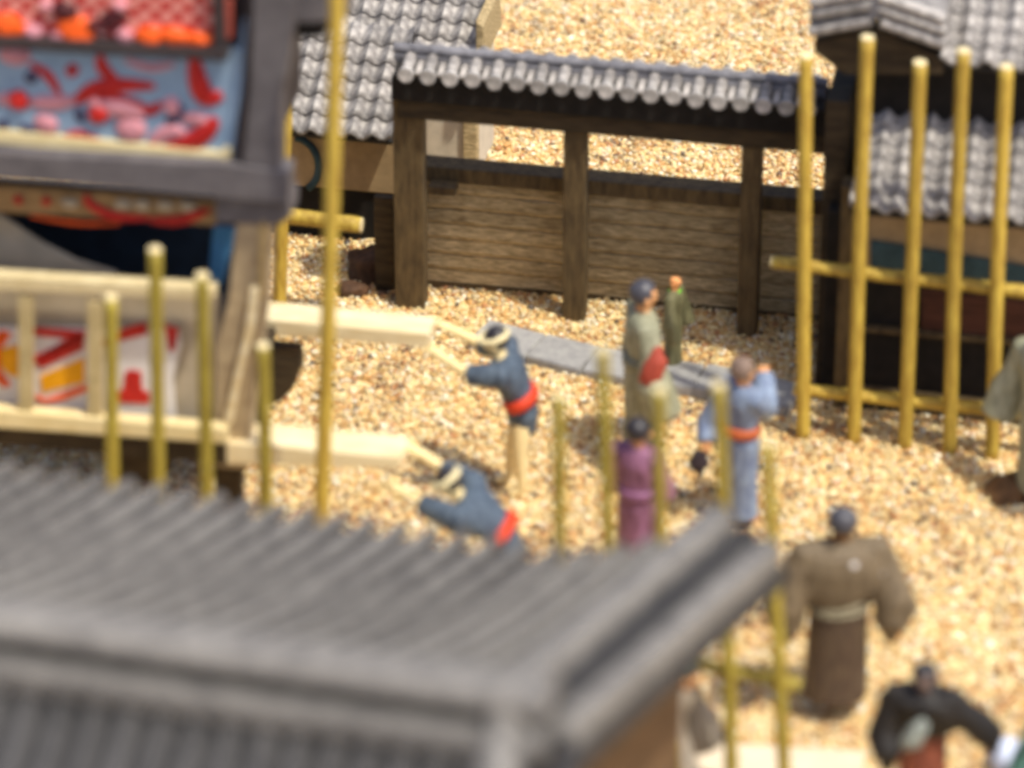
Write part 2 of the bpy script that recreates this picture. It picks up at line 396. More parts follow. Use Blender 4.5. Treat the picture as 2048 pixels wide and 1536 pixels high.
# plank infill set back between the posts
vp = .46
zt = fr.P(1000, 366, vp).z; zb0 = fr.P(1000, 556, vp).z
bays = [(852,1124),(1180,1470),(1532,1642)]
nb = 7
for (xa, xb) in bays:
    ua = fr.P(xa, 450, vp).x - .12; ub = fr.P(xb, 450, vp).x + .12
    for k in range(nb):
        h = (zt - .0)/nb; z0 = k*h
        bm = bmesh.new(); segs = 14; vsets = []
        for i in range(segs+1):
            u = ua + (ub-ua)*i/segs; wob = .012*noise.noise(Vector((u*2.2, k*3.3, 7)))
            vsets.append([bm.verts.new(p) for p in ((u, vp+.0+wob*.4, z0+.006+wob), (u, vp-.022, z0+h*.25+wob), (u, vp-.002, z0+h-.008+wob), (u, vp+.05, z0+h-.008+wob), (u, vp+.05, z0+.006+wob))])
        for a, b in zip(vsets, vsets[1:]):
            for q in range(5): bm.faces.new((a[q], a[(q+1)%5], b[(q+1)%5], b[q]))
        bm.faces.new(vsets[0]); bm.faces.new(vsets[-1][::-1])
        obj('plank', bm, M_plank, gate)
    box('cap_board', (ua-.02, vp-.09, zt+.004), (ub+.02, vp+.14, zt+.15), M_darkwood, gate)
    box('sill_board', (ua-.02, vp-.03, -.05), (ub+.02, vp+.09, .03), M_darkwood, gate)
box('cross_bracket', (fr.P(850,350,.1).x, .2, zt-.04), (fr.P(905,350,.1).x, .36, zt+.04), M_darkwood, gate)
box('shade_board', (fr.P(748,450,.25).x, .25, -.05), (fr.P(786,450,.25).x, .33, fr.P(760,395,.25).z), M_beam, gate)  # dark board added to stand for the shade left of the post
# its little roof: short rows of half-round tiles with round ends, ridge on top
ru0 = fr.P(792, 150, -.12).x; ru1 = fr.P(1640, 260, -.12).x
ze = zl + .44; vr = .09; rise = .07; n = 19; pw = (ru1-ru0)/n
bm = bmesh.new()
prof = [(-.10, ze-.04), (-.10, ze+.0), (vr, ze+rise), (vr+.26, ze+.0), (vr+.26, ze-.04)]
A = [bm.verts.new((ru0-.03, y, z)) for y, z in prof]; B = [bm.verts.new((ru1+.02, y, z)) for y, z in prof]
for i in range(5): bm.faces.new((A[i], A[(i+1)%5], B[(i+1)%5], B[i]))
bm.faces.new(A); bm.faces.new(B[::-1]); obj('roof_deck', bm, M_tile_dark, gate)
em = end_mesh(.07)
bmc = bmesh.new(); tube_bm(bmc, [(0,-.13,ze+.035),(0,-.10,ze+.04),(0,(vr-.1)/2,ze+rise*.5+.05),(0,vr,ze+rise+.03)], [.052,.054,.054,.054], 12)
bmesh.ops.recalc_face_normals(bmc, faces=bmc.faces)
cm = bpy.data.meshes.new('cover_tile'); bmc.to_mesh(cm); bmc.free(); cm.materials.append(M_tile)
for p in cm.polygons: p.use_smooth = len(p.vertices) == 4
bmb = bmesh.new(); tube_bm(bmb, [(0,vr+.30,ze+.035),(0,vr,ze+rise+.03)], .06, 12); bmesh.ops.recalc_face_normals(bmb, faces=bmb.faces)
cmb = bpy.data.meshes.new('cover_tile'); bmb.to_mesh(cmb); bmb.free(); cmb.materials.append(M_tile)
for i in range(n):
    u = ru0 + pw*(i+.5)
    o = link('cover_tile', cm, None, gate, (u, random.uniform(-.008,.008), 0))
    link('tile_end', em, None, gate, (u, -.175+random.uniform(-.008,.008), ze+.03+random.uniform(-.006,.006)))
    link('cover_tile', cmb, None, gate, (u, 0, 0))
    # pan tile between the rolls
    if i < n-1:
        box('pan_tile', (0,0,0), (pw-.14, .20, .02), M_tile, gate, .004, loc=(u+.07, -.12, ze+.012), rot=(math.atan2(rise,.19),0,0))
bm = bmesh.new(); tube_bm(bm, [(ru0-.06, vr, ze+rise+.09),(ru1+.03, vr, ze+rise+.09)], .045, 14)
obj('ridge_tile', bm, M_ridge, gate, smooth=False)
box('ridge_base', (ru0-.05, vr-.06, ze+rise-.02), (ru1+.02, vr+.06, ze+rise+.05), M_ridge, gate, .01)

# ------------------------------------------------------------------ right-hand tiled house
fr = Frame(1700, 812, 10.8)
house = thing('tiled_house', fr, 'dark timber house with two tiers of grey wavy tiles behind the right bamboo fence', 'house', 'tiled houses at the back')
U0 = fr.P(1700, 500, 0).x; U1 = U0 + 3.4
zeave = fr.P(1706, 415, -.5).z                      # lower eave, overhanging by half a metre
zt0 = fr.P(1745, 440, 0).z
# walls
box('lower_wall', (U0, 0, -.05), (U1, 2.4, fr.P(1745,560,0).z), M_black, house)
box('plaster_wall', (U0+.05, .02, fr.P(1745,560,0).z+.002), (U1, 2.38, zeave-.05), M_plaster, house)
prism('teal_band', fr, [(1742,482),(2140,548),(2140,605),(1742,536)], -.012, .02, M_teal, house, 0)
box('corner_post', (U0-.09, -.03, -.05), (U0+.10, .18, zeave-.06), M_darkwood, house)
prism('panel_board', fr, [(1842,578),(2090,606),(2090,690),(1842,660)], -.03, .03, M_brownp, house)
prism('sill_board', fr, [(1720,655),(2100,690),(2100,700),(1720,665)], -.09, .09, M_darkwood, house)
prism('foot_board', fr, [(1700,770),(2100,815),(2100,860),(1700,805)], -.05, .05, M_darkwood, house)
tw, tl = .187, .172; pit = math.radians(27)
eo = fr.P(1700, 405, -.5)
tiled_slope(house, Vector((eo.x, -.5, zeave)), 17, 6, tw, tl, pit, .036)
# upper storey wall, its black standing in for the shadow between the roofs
top = -.5 + 6*tl*math.cos(pit)
zz = zeave + 6*tl*math.sin(pit)
box('upper_wall', (eo.x+.05, top-.02, zz-.1), (U1, 2.4, zz+.75), M_black, house)
# upper roof
uo = fr.P(1880, 122, top-.35); 
tiled_slope(house, Vector((uo.x, top-.35, uo.z)), 12, 7, tw, tl, pit, .036)
box('wing_and_shade', (fr.P(1640,500,.3).x, .3, -.05), (U0-.09, 2.2, fr.P(1640,200,.3).z), M_beam, house)  # dark house side, its upper part standing in for the eave's shadow
box('side_wing_front', (fr.P(1652,500,.12).x, .12, -.05), (U0-.10, .30, fr.P(1640,420,.12).z), M_black, house)
# gabled porch roof end left of the upper roof
ga = fr.P(1622, 78, top-.35); gm = fr.P(1750, 28, top-.35); gb = fr.P(1885, 118, top-.35)
prism('gable_board', fr, [(1628,84),(1752,60),(1885,118),(1885,150),(1690,150),(1628,104)], top-.33, .2, M_beam, house)
for (p, q) in [((1620,72),(1742,58)), ((1756,30),(1888,82))]:
    pass
for k, (x0,y0,x1,y1) in enumerate([(1620,62,1744,40),(1622,30,1744,8),(1756,16,1890,62),(1762,44,1890,88),(1756,-8,1890,38),(1622,4,1744,-18)]):
    bm = bmesh.new(); tube_bm(bm, [fr.P(x0,y0,top-.42), fr.P(x1,y1,top-.42)], [.05,.055], 12); obj('verge_tile', bm, M_tile, house)
prism('verge_deck', fr, [(1620,20),(1746,-14),(1890,40),(1890,100),(1752,36),(1620,76)], top-.39, .9, M_tile, house)
for k in range(4):
    bm = bmesh.new(); a = fr.P(1750, 18, top-.42 + k*.28); a2 = fr.P(1750, 18, top-.42+k*.28) + Vector((0,.26,0))
    tube_bm(bm, [Vector((a.x, top-.46+k*.28, a.z)), Vector((a.x, top-.21+k*.28, a.z))], .075, 12); 
    o = obj('ridge_tile', bm, M_ridge, house); 
    o.location.z = fr.P(1750,18,top-.42).z - a.z

# ------------------------------------------------------------------ upper-left tiled house
fr = Frame(600, 470, 10.8)
house = thing('tiled_house', fr, 'tan walled house with grey wavy tiles between the float and the roofed wall', 'house', 'tiled houses at the back')
zeave = fr.P(600, 262, -.3).z; e0 = fr.P(560, 255, -.3); e1 = fr.P(782, 278, -.3)
ncol = int((e1.x-e0.x)/.187)+1
tiled_slope(house, Vector((e1.x - (ncol+4)*.187, -.3, zeave)), ncol+4, 6, .187, .2, math.radians(30), .034)
W0 = e1.x-(ncol+4)*.187+.1; W1 = e1.x-.04
zb = fr.P(600, 372, 0).z
box('plaster_wall', (W0, 0, zb), (W1, 2.5, zeave-.05), M_plaster, house)
box('lower_wall', (W0, .03, -.05), (W1+.1, 2.4, zb-.003), M_black, house)
# teal ring painted on the wall
c = fr.P(592, 330, -.02)
bm = bmesh.new(); tube_bm(bm, [Vector((c.x + .21*math.cos(a), -.01, c.z + .27*math.sin(a))) for a in [math.radians(-60+10*i) for i in range(16)]], [(.015,.045) if False else .035]*16, 8)
obj('teal_arc', bm, M_teal, house, smooth=True)
# upper roof behind, reaching further right
top = -.3 + 6*.2*math.cos(math.radians(30)) 
z2 = fr.P(700, 165, top).z
u0 = fr.P(610, 100, top).x; u1 = fr.P(945, 100, top).x
nc = int((u1-u0)/.187)
tiled_slope(house, Vector((u1-(nc)*.187, top-.05, fr.P(930,150,top).z)), nc, 7, .187, .2, math.radians(30), .034)
box('upper_wall', (u0+.1, top+.12, zeave-.3), (u1-.18, top+1.6, fr.P(930,150,top).z), M_white, house)
box('corner_post', (fr.P(925,260,top).x, top+.02, .3), (fr.P(952,260,top).x, top+.16, fr.P(930,150,top).z-.02), M_plank, house)
box('side_wall', (fr.P(790,260,top).x, top+.06, -.05), (fr.P(926,260,top).x, top+1.5, fr.P(930,150,top).z-.06), M_white, house)
box('verge_board', (u1-.02, top-.1, fr.P(930,150,top).z-.08), (u1+.06, top+.0, fr.P(930,150,top).z+.1), M_plank, house)
bm = bmesh.new(); q = fr.P(935,70,top)
prism_pts('verge_board', [Vector((u1+.01, top+.1, q.z-.3)), Vector((u1+.1, top+.1, q.z-.3)), Vector((u1+.08, top+.1, q.z+.04)), Vector((u1+.01, top+.1, q.z+.1))], .8, M_plank, house)

# scrap of brown bark lying against the wall foot
def lump(name, p, sx, sy, sz, m, label=None, cat=None, parent=None, seed=0):
    bm = bmesh.new(); bmesh.ops.create_icosphere(bm, subdivisions=3, radius=1)
    for v in bm.verts:
        v.co *= 1 + .35*noise.noise(v.co*1.6 + Vector((seed, 0, 0)))
        v.co = Vector((v.co.x*sx, v.co.y*sy, v.co.z*sz))
    o = obj(name, bm, m, parent, loc=p, smooth=True)
    if label: tag(o, label, cat)
    return o
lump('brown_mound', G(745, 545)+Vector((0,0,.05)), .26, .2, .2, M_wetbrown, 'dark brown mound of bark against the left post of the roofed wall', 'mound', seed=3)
lump('brown_lump', G(705, 585)+Vector((0,0,.03)), .16, .10, .08, M_wetbrown, 'small dark brown stone lying in front of the bark mound', 'stone', seed=9)


# ------------------------------------------------------------------ painted festival float
fr = Frame(460, 1170, 10)
flt = thing('festival_float', fr, 'tall grey wooden festival float with painted red and blue panels, railing and long shafts', 'float')
pl = lambda n, poly, v, dv, m, par=None, b=.008: prism(n, fr, poly, v, dv, m, par or flt, b)
# upper storey, its frame and beams
up = pl('upper_body', [(-900,-330),(496,-195),(496,395),(-900,275)], .12, 1.9, M_floatdk)
pl('frame_beam', [(-900,262),(470,330),(576,345),(576,408),(-900,278)], -.10, .24, M_float)
pl('frame_beam', [(-900,240),(440,318),(470,330),(470,395),(-900,290)], -.03, .14, M_float)
pl('frame_column', [(512,-160),(600,-155),(590,40),(572,150),(560,200),(558,345),(484,345),(500,180)], -.09, .22, M_float)
pl('frame_column', [(500,-160),(516,-160),(500,180),(486,345),(464,345),(484,190)], -.05, .14, M_floatdk)
pl('projecting_beam', [(570,-60),(700,-55),(695,40),(620,46),(570,44)], -.05, .20, M_float)
pl('notch_shade', [(594,44),(648,44),(648,76),(594,76)], .05, .2, M_black)  # black block added for the shaded notch under the beam
pl('column_foot', [(430,392),(580,402),(580,436),(552,452),(430,446)], .0, .3, M_float)
pl('sill_rail', [(-900,62),(0,78),(452,104),(452,124),(0,98),(-900,80)], -.12, .2, M_floatdk)
pl('side_bar', [(418,-160),(440,-160),(452,110),(426,108)], -.08, .12, M_floatdk)
pl('side_slat', [(432,0),(462,0),(462,78),(436,76)], -.03, .05, mat('rust_slat',(176,84,70),0.6))
tp_ = pl('spotted_panel', [(-900,-250),(426,-190),(426,112),(-900,60)], .02, .08, M_check)
bp_ = pl('blue_panel', [(-900,60),(492,100),(470,312),(448,322),(-900,250)], .03, .07, M_blue)
pl('cream_trim', [(-900,240),(0,262),(380,300),(438,306),(456,292),(462,306),(456,326),(436,334),(0,288),(-900,262)], -.01, .06, M_cream)
pl('side_trim', [(486,40),(498,40),(486,170),(466,300),(455,300),(470,170)], .0, .06, M_blue)
def stroke(pts, wd, m, v=.03, par=None, name='carved_swirl'):
    P3 = [fr.P(x, y, v) for x, y in pts]
    # smooth through the given points
    out = []
    for i in range(len(P3)-1):
        p0 = P3[max(i-1,0)]; p1 = P3[i]; p2 = P3[i+1]; p3 = P3[min(i+2,len(P3)-1)]
        for k in range(5):
            t = k/5; out.append(.5*((2*p1)+(p2-p0)*t+(2*p0-5*p1+4*p2-p3)*t*t+(3*p1-p0-3*p2+p3)*t**3))
    out.append(P3[-1]); n = len(out); w_ = wd/231/2
    rad = [w_*(.35+.65*math.sin(PI*min(1,max(0,(i+.6)/n)))) for i in range(n)]
    bm = bmesh.new(); tube_bm(bm, out, rad, 8)
    for q in bm.verts: q.co.y = v + (q.co.y - v)*.45
    obj(name, bm, m, par or flt, smooth=True)
B = bp_
for pts, wd, m in [
 ([(150,205),(185,180),(240,170),(310,172)],22,M_red), ([(160,200),(200,190),(260,205),(300,218)],16,M_red),
 ([(200,110),(208,140),(235,160)],18,M_red), ([(388,110),(396,160),(412,195),(445,190)],28,M_red),
 ([(330,296),(380,285),(415,260),(432,236)],26,M_red), ([(10,262),(50,275),(110,268)],14,M_red),
 ([(60,205),(110,205),(150,200)],22,M_pink), ([(190,212),(240,215),(290,228)],30,M_pink), ([(240,270),(262,258),(290,268)],36,M_pink),
 ([(70,238),(95,250),(112,262)],28,M_pink), ([(365,240),(392,238),(415,246)],20,M_pink), ([(-5,200),(20,198),(40,200)],20,M_pink),
 ([(335,195),(345,215),(338,228)],24,M_pink), ([(352,205),(356,225),(335,248)],18,M_navyp), ([(158,215),(160,232),(172,240)],14,M_navyp),
 ([(50,150),(62,155),(70,146)],18,M_navyp), ([(-5,245),(5,250),(8,262)],16,M_navyp), ([(40,250),(58,262),(75,264)],16,M_navyp),
 ([(135,150),(145,140),(150,128)],16,M_red), ([(0,105),(30,112),(60,108)],26,M_pink), ([(-120,160),(-60,190),(-30,250)],22,M_red), ([(250,120),(300,135),(350,128)],12,M_pink), ([(300,285),(340,262),(372,268)],20,M_pink), ([(110,285),(160,270),(210,290)],14,M_red), ([(250,215),(300,222),(322,205)],14,M_red), ([(60,128),(95,150),(120,190)],14,M_red), ([(-220,120),(-160,190),(-110,240)],24,M_pink)]:
    stroke(pts, wd*1.45, m)
for (x, y, r, m) in [(36,200,18,M_red),(196,226,19,M_red),(190,205,10,M_pink)]:
    lump('carved_boss', fr.P(x,y,.02), r/231, .05, r/215, m, parent=flt, seed=x)
for (x, y, rx, ry, m) in [(15,52,34,22,M_orange),(150,62,36,26,M_orange),(118,70,14,10,M_pink),(250,70,16,12,M_pink),(300,72,30,16,M_orange),(350,74,30,18,M_orange),(400,78,28,14,M_orange),(66,62,18,14,M_pink),
                         (130,22,24,16,M_dkred),(228,34,24,12,M_dkred),(200,50,26,9,M_dkred),(92,10,12,9,M_pink),(240,8,14,8,M_pink)]:
    lump('carved_figure', fr.P(x,y,.0), rx/231, .06, ry/215, m, parent=flt, seed=x*.37)
# lower storey
pl('valance_panel', [(-900,300),(0,372),(430,402),(432,452),(200,436),(0,425),(-900,350)], .16, .05, mat('valance_ochre',(150,120,80),0.8))
for pts, wd, m in [([(172,388),(182,410),(230,432),(300,436)],20,M_red), ([(300,440),(360,440),(420,418)],22,M_red), ([(60,432),(150,446),(240,448)],8,M_orange)]:
    stroke(pts, wd, m, .15)
for x in (36,92): lump('carved_boss', fr.P(x, 398+x*.05, .14), .035, .02, .04, M_red, parent=flt, seed=x)
for x in (140,245,285,330,375): lump('carved_boss', fr.P(x, 402+x*.03, .14), .07, .02, .04, M_floatwall, parent=flt, seed=x)
pl('back_drape', [(-900,300),(520,400),(520,900),(-900,800)], 1.5, .05, M_dkblue)
pl('blue_curtain', [(426,455),(470,458),(462,500),(446,560),(418,600),(420,520)], .5, .04, M_ltblue)
pl('swept_drape', [(-900,380),(-100,392),(0,432),(80,486),(150,522),(232,548),(232,600),(-900,560)], .45, .05, M_floatwall)
pl('floor_deck', [(-900,760),(455,868),(455,890),(-900,790)], .0, 2.0, M_beam)
pl('floor_front', [(-900,770),(455,884),(455,930),(-900,815)], -.02, .14, M_beam)
pl('bottom_rail', [(-900,722),(0,822),(452,858),(452,888),(0,856),(-900,760)], -.10, .12, M_cream)
pl('top_rail', [(-900,470),(0,552),(428,578),(428,600),(0,580),(-900,500)], -.08, .12, mat('rail_wood',(236,218,172),0.7,rgb2=(214,194,146)))
pl('rear_panel', [(-900,500),(440,590),(440,870),(-900,770)], .14, .04, M_floatwall)
for x in (-330,-235,-140,-45,50,188): 
    s_ = x*.068
    pl('baluster', [(x-14,590+s_),(x+14,592+s_),(x+14,826+s_),(x-14,824+s_)], -.07, .07, mat('baluster_wood',(196,178,132),0.7,rgb2=(168,150,106)))
cl = pl('painted_cloth', [(-900,560),(0,655),(355,660),(362,690),(345,760),(352,850),(0,838),(-900,740)], .09, .03, M_cloth)
def patch(poly, m, v=.078): pl('painted_patch', poly, v, .011, m, None, 0)
patch([(62,655),(170,662),(168,680),(72,730),(64,715),(140,678),(70,672)], M_red)
patch([(70,716),(150,668),(168,672),(166,700),(80,738)], M_red)
patch([(80,752),(168,716),(168,765),(84,785)], M_yellow); patch([(0,700),(30,690),(38,700),(38,755),(20,752),(2,735)], M_yellow)
patch([(-30,690),(0,660),(24,668),(0,700),(0,740),(22,772),(6,775),(-25,745)], M_orange)
patch([(72,790),(90,800),(170,770),(174,782),(130,800),(90,806),(72,800)], M_orange)
patch([(196,686),(240,660),(290,645),(296,668),(250,680),(200,694)], M_red); patch([(330,650),(357,658),(350,700),(338,704)], M_red)
patch([(250,745),(262,740),(282,745),(284,780),(298,786),(298,808),(232,806),(228,785),(246,780)], M_red)
patch([(-300,640),(-200,620),(-150,700),(-260,720)], M_orange); patch([(-140,690),(-70,660),(-60,720),(-120,740)], M_yellow)
# corner post, its flared foot and sloping cream edge
mp_ = mat('post_tan',(188,168,134),0.75,rgb2=(160,140,110))
pl('corner_post', [(474,432),(540,440),(532,600),(500,840),(496,940),(430,935),(432,700),(456,600)], .03, .22, mp_)
pl('corner_edge', [(500,578),(516,580),(508,660),(478,760),(462,850),(446,850),(470,745),(490,660)], -.04, .08, M_pale)
pl('corner_strip', [(520,440),(532,440),(526,600),(514,600)], .0, .05, mat('strip_wood',(196,170,116),0.7))
# shafts and what hangs below
pl('shaft', [(505,636),(858,668),(858,696),(505,668)], 1.75, .30, M_pale)
pl('shaft', [(452,884),(802,914),(802,940),(452,928)], -.02, .34, M_pale)
pl('curved_bracket', [(505,690),(598,700),(602,735),(588,775),(565,800),(540,812),(490,815)], 1.8, .14, M_beam)
pl('curved_bracket', [(225,880),(350,885),(350,920),(338,945),(300,966),(240,970)], .4, .14, M_beam)
pl('corner_leg', [(430,925),(480,930),(480,1172),(430,1168)], .3, .16, M_beam)
pl('corner_leg', [(-300,860),(-250,864),(-250,1120),(-300,1116)], .3, .16, M_beam)
pl('corner_leg', [(430,760),(480,765),(480,985),(430,982)], 1.6, .16, M_beam)
SH_FAR = fr.o + fr.u*fr.P(858,680,1.75).x + fr.v*1.85 + Vector((0,0,fr.P(858,690,1.75).z+.05))
SH_NEAR = fr.o + fr.u*fr.P(800,925,0).x + fr.v*.12 + Vector((0,0,fr.P(800,925,0).z+.02))

# ------------------------------------------------------------------ people
def bake(bm_or_obj):
    dg = bpy.context.evaluated_depsgraph_get(); dg.update()
    me = bpy.data.meshes.new_from_object(bm_or_obj.evaluated_get(dg)); return me
def skin_mesh(verts, edges, radii, root):
    me = bpy.data.meshes.new('body'); me.from_pydata([tuple(v) for v in verts], edges, []); 
    o = bpy.data.objects.new('body_tmp', me); COL.objects.link(o)
    md = o.modifiers.new('skin', 'SKIN'); sub = o.modifiers.new('sub', 'SUBSURF'); sub.levels = 1; sub.render_levels = 1
    for i, r in enumerate(radii): me.skin_vertices[0].data[i].radius = (r, r)
    me.skin_vertices[0].data[root].use_root = True
    out = bake(o); bpy.data.objects.remove(o); 
    for p in out.polygons: p.use_smooth = True
    return out
def remesh(bm, vox=.018, smooth=4):
    bmesh.ops.recalc_face_normals(bm, faces=bm.faces)
    me = bpy.data.meshes.new('robe'); bm.to_mesh(me); bm.free()
    o = bpy.data.objects.new('robe_tmp', me); COL.objects.link(o)
    r = o.modifiers.new('r', 'REMESH'); r.mode = 'VOXEL'; r.voxel_size = vox; r.use_smooth_shade = True
    s = o.modifiers.new('s', 'SMOOTH'); s.iterations = smooth; s.factor = .5
    out = bake(o); bpy.data.objects.remove(o)
    return out
SKIN = mat('skin_paint', (226,166,112), 0.6, 0.1, 20, 0.05)
PALE = mat('pale_skin_paint', (246,222,164), 0.6, 0.08, 20, 0.05)
HAIR = mat('black_hair_paint', (44,40,44), 0.4, 0.2, 20, spec=.5)
HAIRG = mat('grey_hair_paint', (70,69,76), 0.4, 0.2, 20, spec=.5)
def cloth(name, rgb, dk=None): return mat(name, rgb, 0.6, 0.25, 7, 0.35, (3,3,1), rgb2=dk, spec=.35)

def person(label, foot, H, face, robe, group=None, lean=0., belt=None, hair=HAIR, skin=SKIN, handL=None, handR=None, kind='robe',
           skirt=None, sleeve=.11, band=None, wide=1.0, head_tilt=0., legs=None, extra=None, loc=None, hem=.06, cape=None, knot=False):
    p0 = loc if loc is not None else G(*foot); p0 = Vector((p0.x, p0.y, 0.0))
    root = empty('person', p0, 0, label, 'person', group); root.rotation_euler = (0,0,math.radians(face))
    R = Matrix.Rotation(-math.radians(face), 3, 'Z')
    loc_ = lambda Pw: R @ (Vector(Pw) - p0)
    l = math.radians(lean); d = Vector((0, math.sin(l), math.cos(l))); s = H
    hip = Vector((0, -.08*s*math.sin(l), .5*s - .03*s*math.sin(l)))
    waist = hip + Vector((0,.35*math.sin(l),1)).normalized()*.09*s
    chest = waist + d*.16*s; neck = chest + d*.085*s
    hd = Vector((0, math.sin(l*.7+head_tilt), math.cos(l*.7+head_tilt)))
    head = neck + hd*.085*s; crown = head + hd*.045*s
    sh = .115*s*wide
    shL = neck - d*.035*s + Vector((-sh,0,0)); shR = neck - d*.035*s + Vector((sh,0,0))
    def arm(sh_, hand, side):
        if hand is None: hand = sh_ + Vector((side*.09*s, .07*s, -.36*s))
        else: hand = loc_(hand)
        v = hand - sh_; mx = .43*s
        if v.length > mx: hand = sh_ + v.normalized()*mx; v = hand - sh_
        bend = math.sqrt(max(0, (.2*s)**2 - (v.length/2)**2))
        e = sh_ + v*.5 + Vector((side*.6, -.2, -.8)).normalized()*bend*.8
        return e, hand
    eL, hL = arm(shL, handL, -1); eR, hR = arm(shR, handR, 1)
    verts = []; edges = []; rad = []
    def add(p, r, par=None):
        verts.append(Vector(p)); rad.append(r*s); i = len(verts)-1
        if par is not None: edges.append((par, i))
        return i
    pv = add(hip, .075); wv = add(waist, .058, pv); cv = add(chest, .062, wv); nb = add(neck - d*.01*s, .04, cv); nk = add(neck + hd*.03*s, .034, nb)
    hv = add(head, .055, nk); h2 = add(head + hd*.03*s, .058, hv); add(crown, .04, h2)
    fwd = Vector((0, math.cos(l*.7), -math.sin(l*.7)))
    add(head + fwd*.066*s, .012, hv)
    for side, sh_, e, h in ((-1, shL, eL, hL), (1, shR, eR, hR)):
        a = add(sh_, .032, cv); b = add(e, .03, a); hd_ = (h-e).normalized(); c = add(h - hd_*.035*s, .026, b); pm = add(h, .026, c)
        q = hd_.cross(Vector((0,0,1))); q = q.normalized() if q.length > .1 else Vector((1,0,0)); dn = q.cross(hd_)
        for k, fl in enumerate((.038,.046,.043,.034)):
            off = q*(k-1.5)*.013*s
            f1 = add(h + off + hd_*.03*s, .0075, pm); add(h + off*1.1 + hd_*(.03+fl*.6)*s - dn*.012*s, .0065, f1)
        t1 = add(h - q*side*.028*s + hd_*.008*s, .008, c); add(h - q*side*.036*s + hd_*.03*s, .007, t1)
    for side in (-1, 1):
        st = side*.055*s*(1.15 if kind != 'robe' else 1); fy = (0.10*s*side*math.sin(l)*1.6 if legs is None else legs*side*s)
        a = add(hip + Vector((side*.05*s,0,-.03*s)), .058, pv); k_ = add(Vector((st, hip.y*.5+fy*.6+.015*s, .27*s)), .042, a)
        an = add(Vector((st, fy, .055*s)), .026, k_); add(Vector((st, fy+.075*s, .022*s)), .024, an)
    me = skin_mesh(verts, edges, rad, 0)
    link('body', me, skin, root)
    # clothing
    bm = bmesh.new()
    def loft(rings):
        seg = 20; rr = []
        for c, rx, ry, dd in rings:
            dd = dd.normalized(); xx = Vector((1,0,0)); yy = dd.cross(xx)
            rr.append([bm.verts.new(c + xx*rx*math.cos(2*PI*k/seg) + yy*ry*math.sin(2*PI*k/seg)) for k in range(seg)])
        for A, Bq in zip(rr, rr[1:]):
            for k in range(seg): bm.faces.new((A[k], A[(k+1)%seg], Bq[(k+1)%seg], Bq[k]))
        bm.faces.new(rr[0]); bm.faces.new(rr[-1][::-1])
    zup = Vector((0,0,1)); W = wide
    if kind == 'coat':
        loft([(hip+Vector((0,-.005*s,-.12*s)), .072*s, .065*s, zup),(hip, .105*s, .088*s, zup),(waist, .092*s, .076*s, d),(chest, .125*s*W, .09*s, d),(neck-d*.03*s, .12*s*W, .075*s, d),(neck+d*.005*s, .05*s, .045*s, d)])
    else:
        z0 = hem*s
        loft([(Vector((0,0,z0)), .105*s, .085*s, zup),(Vector((0,0,.25*s)), .10*s, .08*s, zup),(hip, .105*s, .085*s, zup),(waist, .092*s*(1+(W-1)*.5), .074*s, d),(chest, .125*s*W, .088*s, d),(neck-d*.03*s, .118*s*W, .072*s, d),(neck+d*.012*s, .05*s, .045*s, d)])
    for sh_, e, h in ((shL,eL,hL),(shR,eR,hR)):
        hd_ = (h-e); h3 = e + hd_*(1.0 if kind=='robe' else .12)
        drop = Vector((0,0,-sleeve*.35*s))
        if kind == 'coat': tube_bm(bm, [neck.lerp(sh_,.6)-d*.03*s, sh_, sh_.lerp(e,.5), sh_.lerp(e,1.0)+Vector((0,0,-.01*s))], [.07*s, .072*s, .062*s, .056*s], 12)
        else: tube_bm(bm, [neck.lerp(sh_,.55)-d*.025*s, sh_+Vector((0,0,-.004*s)), sh_.lerp(e,.5)+drop*.3, e+drop*.7, h3+drop], [.06*s, .062*s, .060*s, (.05+sleeve*.25)*s, (.035+sleeve*.38)*s], 12)
    me = remesh(bm, .016*H/1.6, 5)
    for v in me.vertices:
        c = v.co; k_ = noise.noise(Vector((c.x*9, c.y*9, c.z*2.5+H))) 
        v.co = c + Vector((c.x, c.y, 0)).normalized()*(.010*k_) if c.z < neck.z else c
    rb = link('coat' if kind == 'coat' else 'kimono', me, robe, root, smooth=True)
    if skirt:
        bm = bmesh.new(); loft([(Vector((0,0,hem*s)), .135*s, .11*s, zup),(Vector((0,0,.26*s)), .130*s, .10*s, zup),(hip+Vector((0,0,-.02*s)), .125*s, .10*s, zup),(waist+Vector((0,0,.02*s)), .118*s, .095*s, zup)])
        me = remesh(bm, .02, 4); link('skirt', me, skirt, root, smooth=True)
    if belt:
        bm = bmesh.new(); loft([(waist - d*.035*s, .108*s*(1+(W-1)*.5), .092*s, d),(waist - d*.005*s, .112*s*(1+(W-1)*.5), .096*s, d),(waist + d*.022*s, .108*s*(1+(W-1)*.5), .09*s, d)])
        obj('belt', bm, belt, root, smooth=True)
    if cape:
        bm = bmesh.new(); cw, cb = cape
        loft([(waist - d*.03*s, .13*s, .10*s, d),(waist + d*.05*s, cw*s*.9, .115*s, d),(chest - d*.01*s, cw*s, .115*s, d),(chest + d*.06*s, cw*s*.72, .10*s, d),(neck-d*.01*s, .10*s, .06*s, d),(neck+d*.015*s, .05*s, .045*s, d)])
        for side, sh_, e, h in ((-1,shL,eL,hL),(1,shR,eR,hR)):
            tube_bm(bm, [sh_+Vector((0,0,-.04*s)), e+Vector((-side*.02*s,0,-.0)), h+Vector((0,0,-.03*s)), h+Vector((side*.01*s,0,-cb*s))], [.07*s,.085*s,.07*s,.02*s], 12)
        me = remesh(bm, .02, 5)
        for v in me.vertices:
            v.co += Vector((0,1,0))*.012*noise.noise(Vector((v.co.x*8, 2, v.co.z*4)))
        link('haori', me, robe, root, smooth=True)
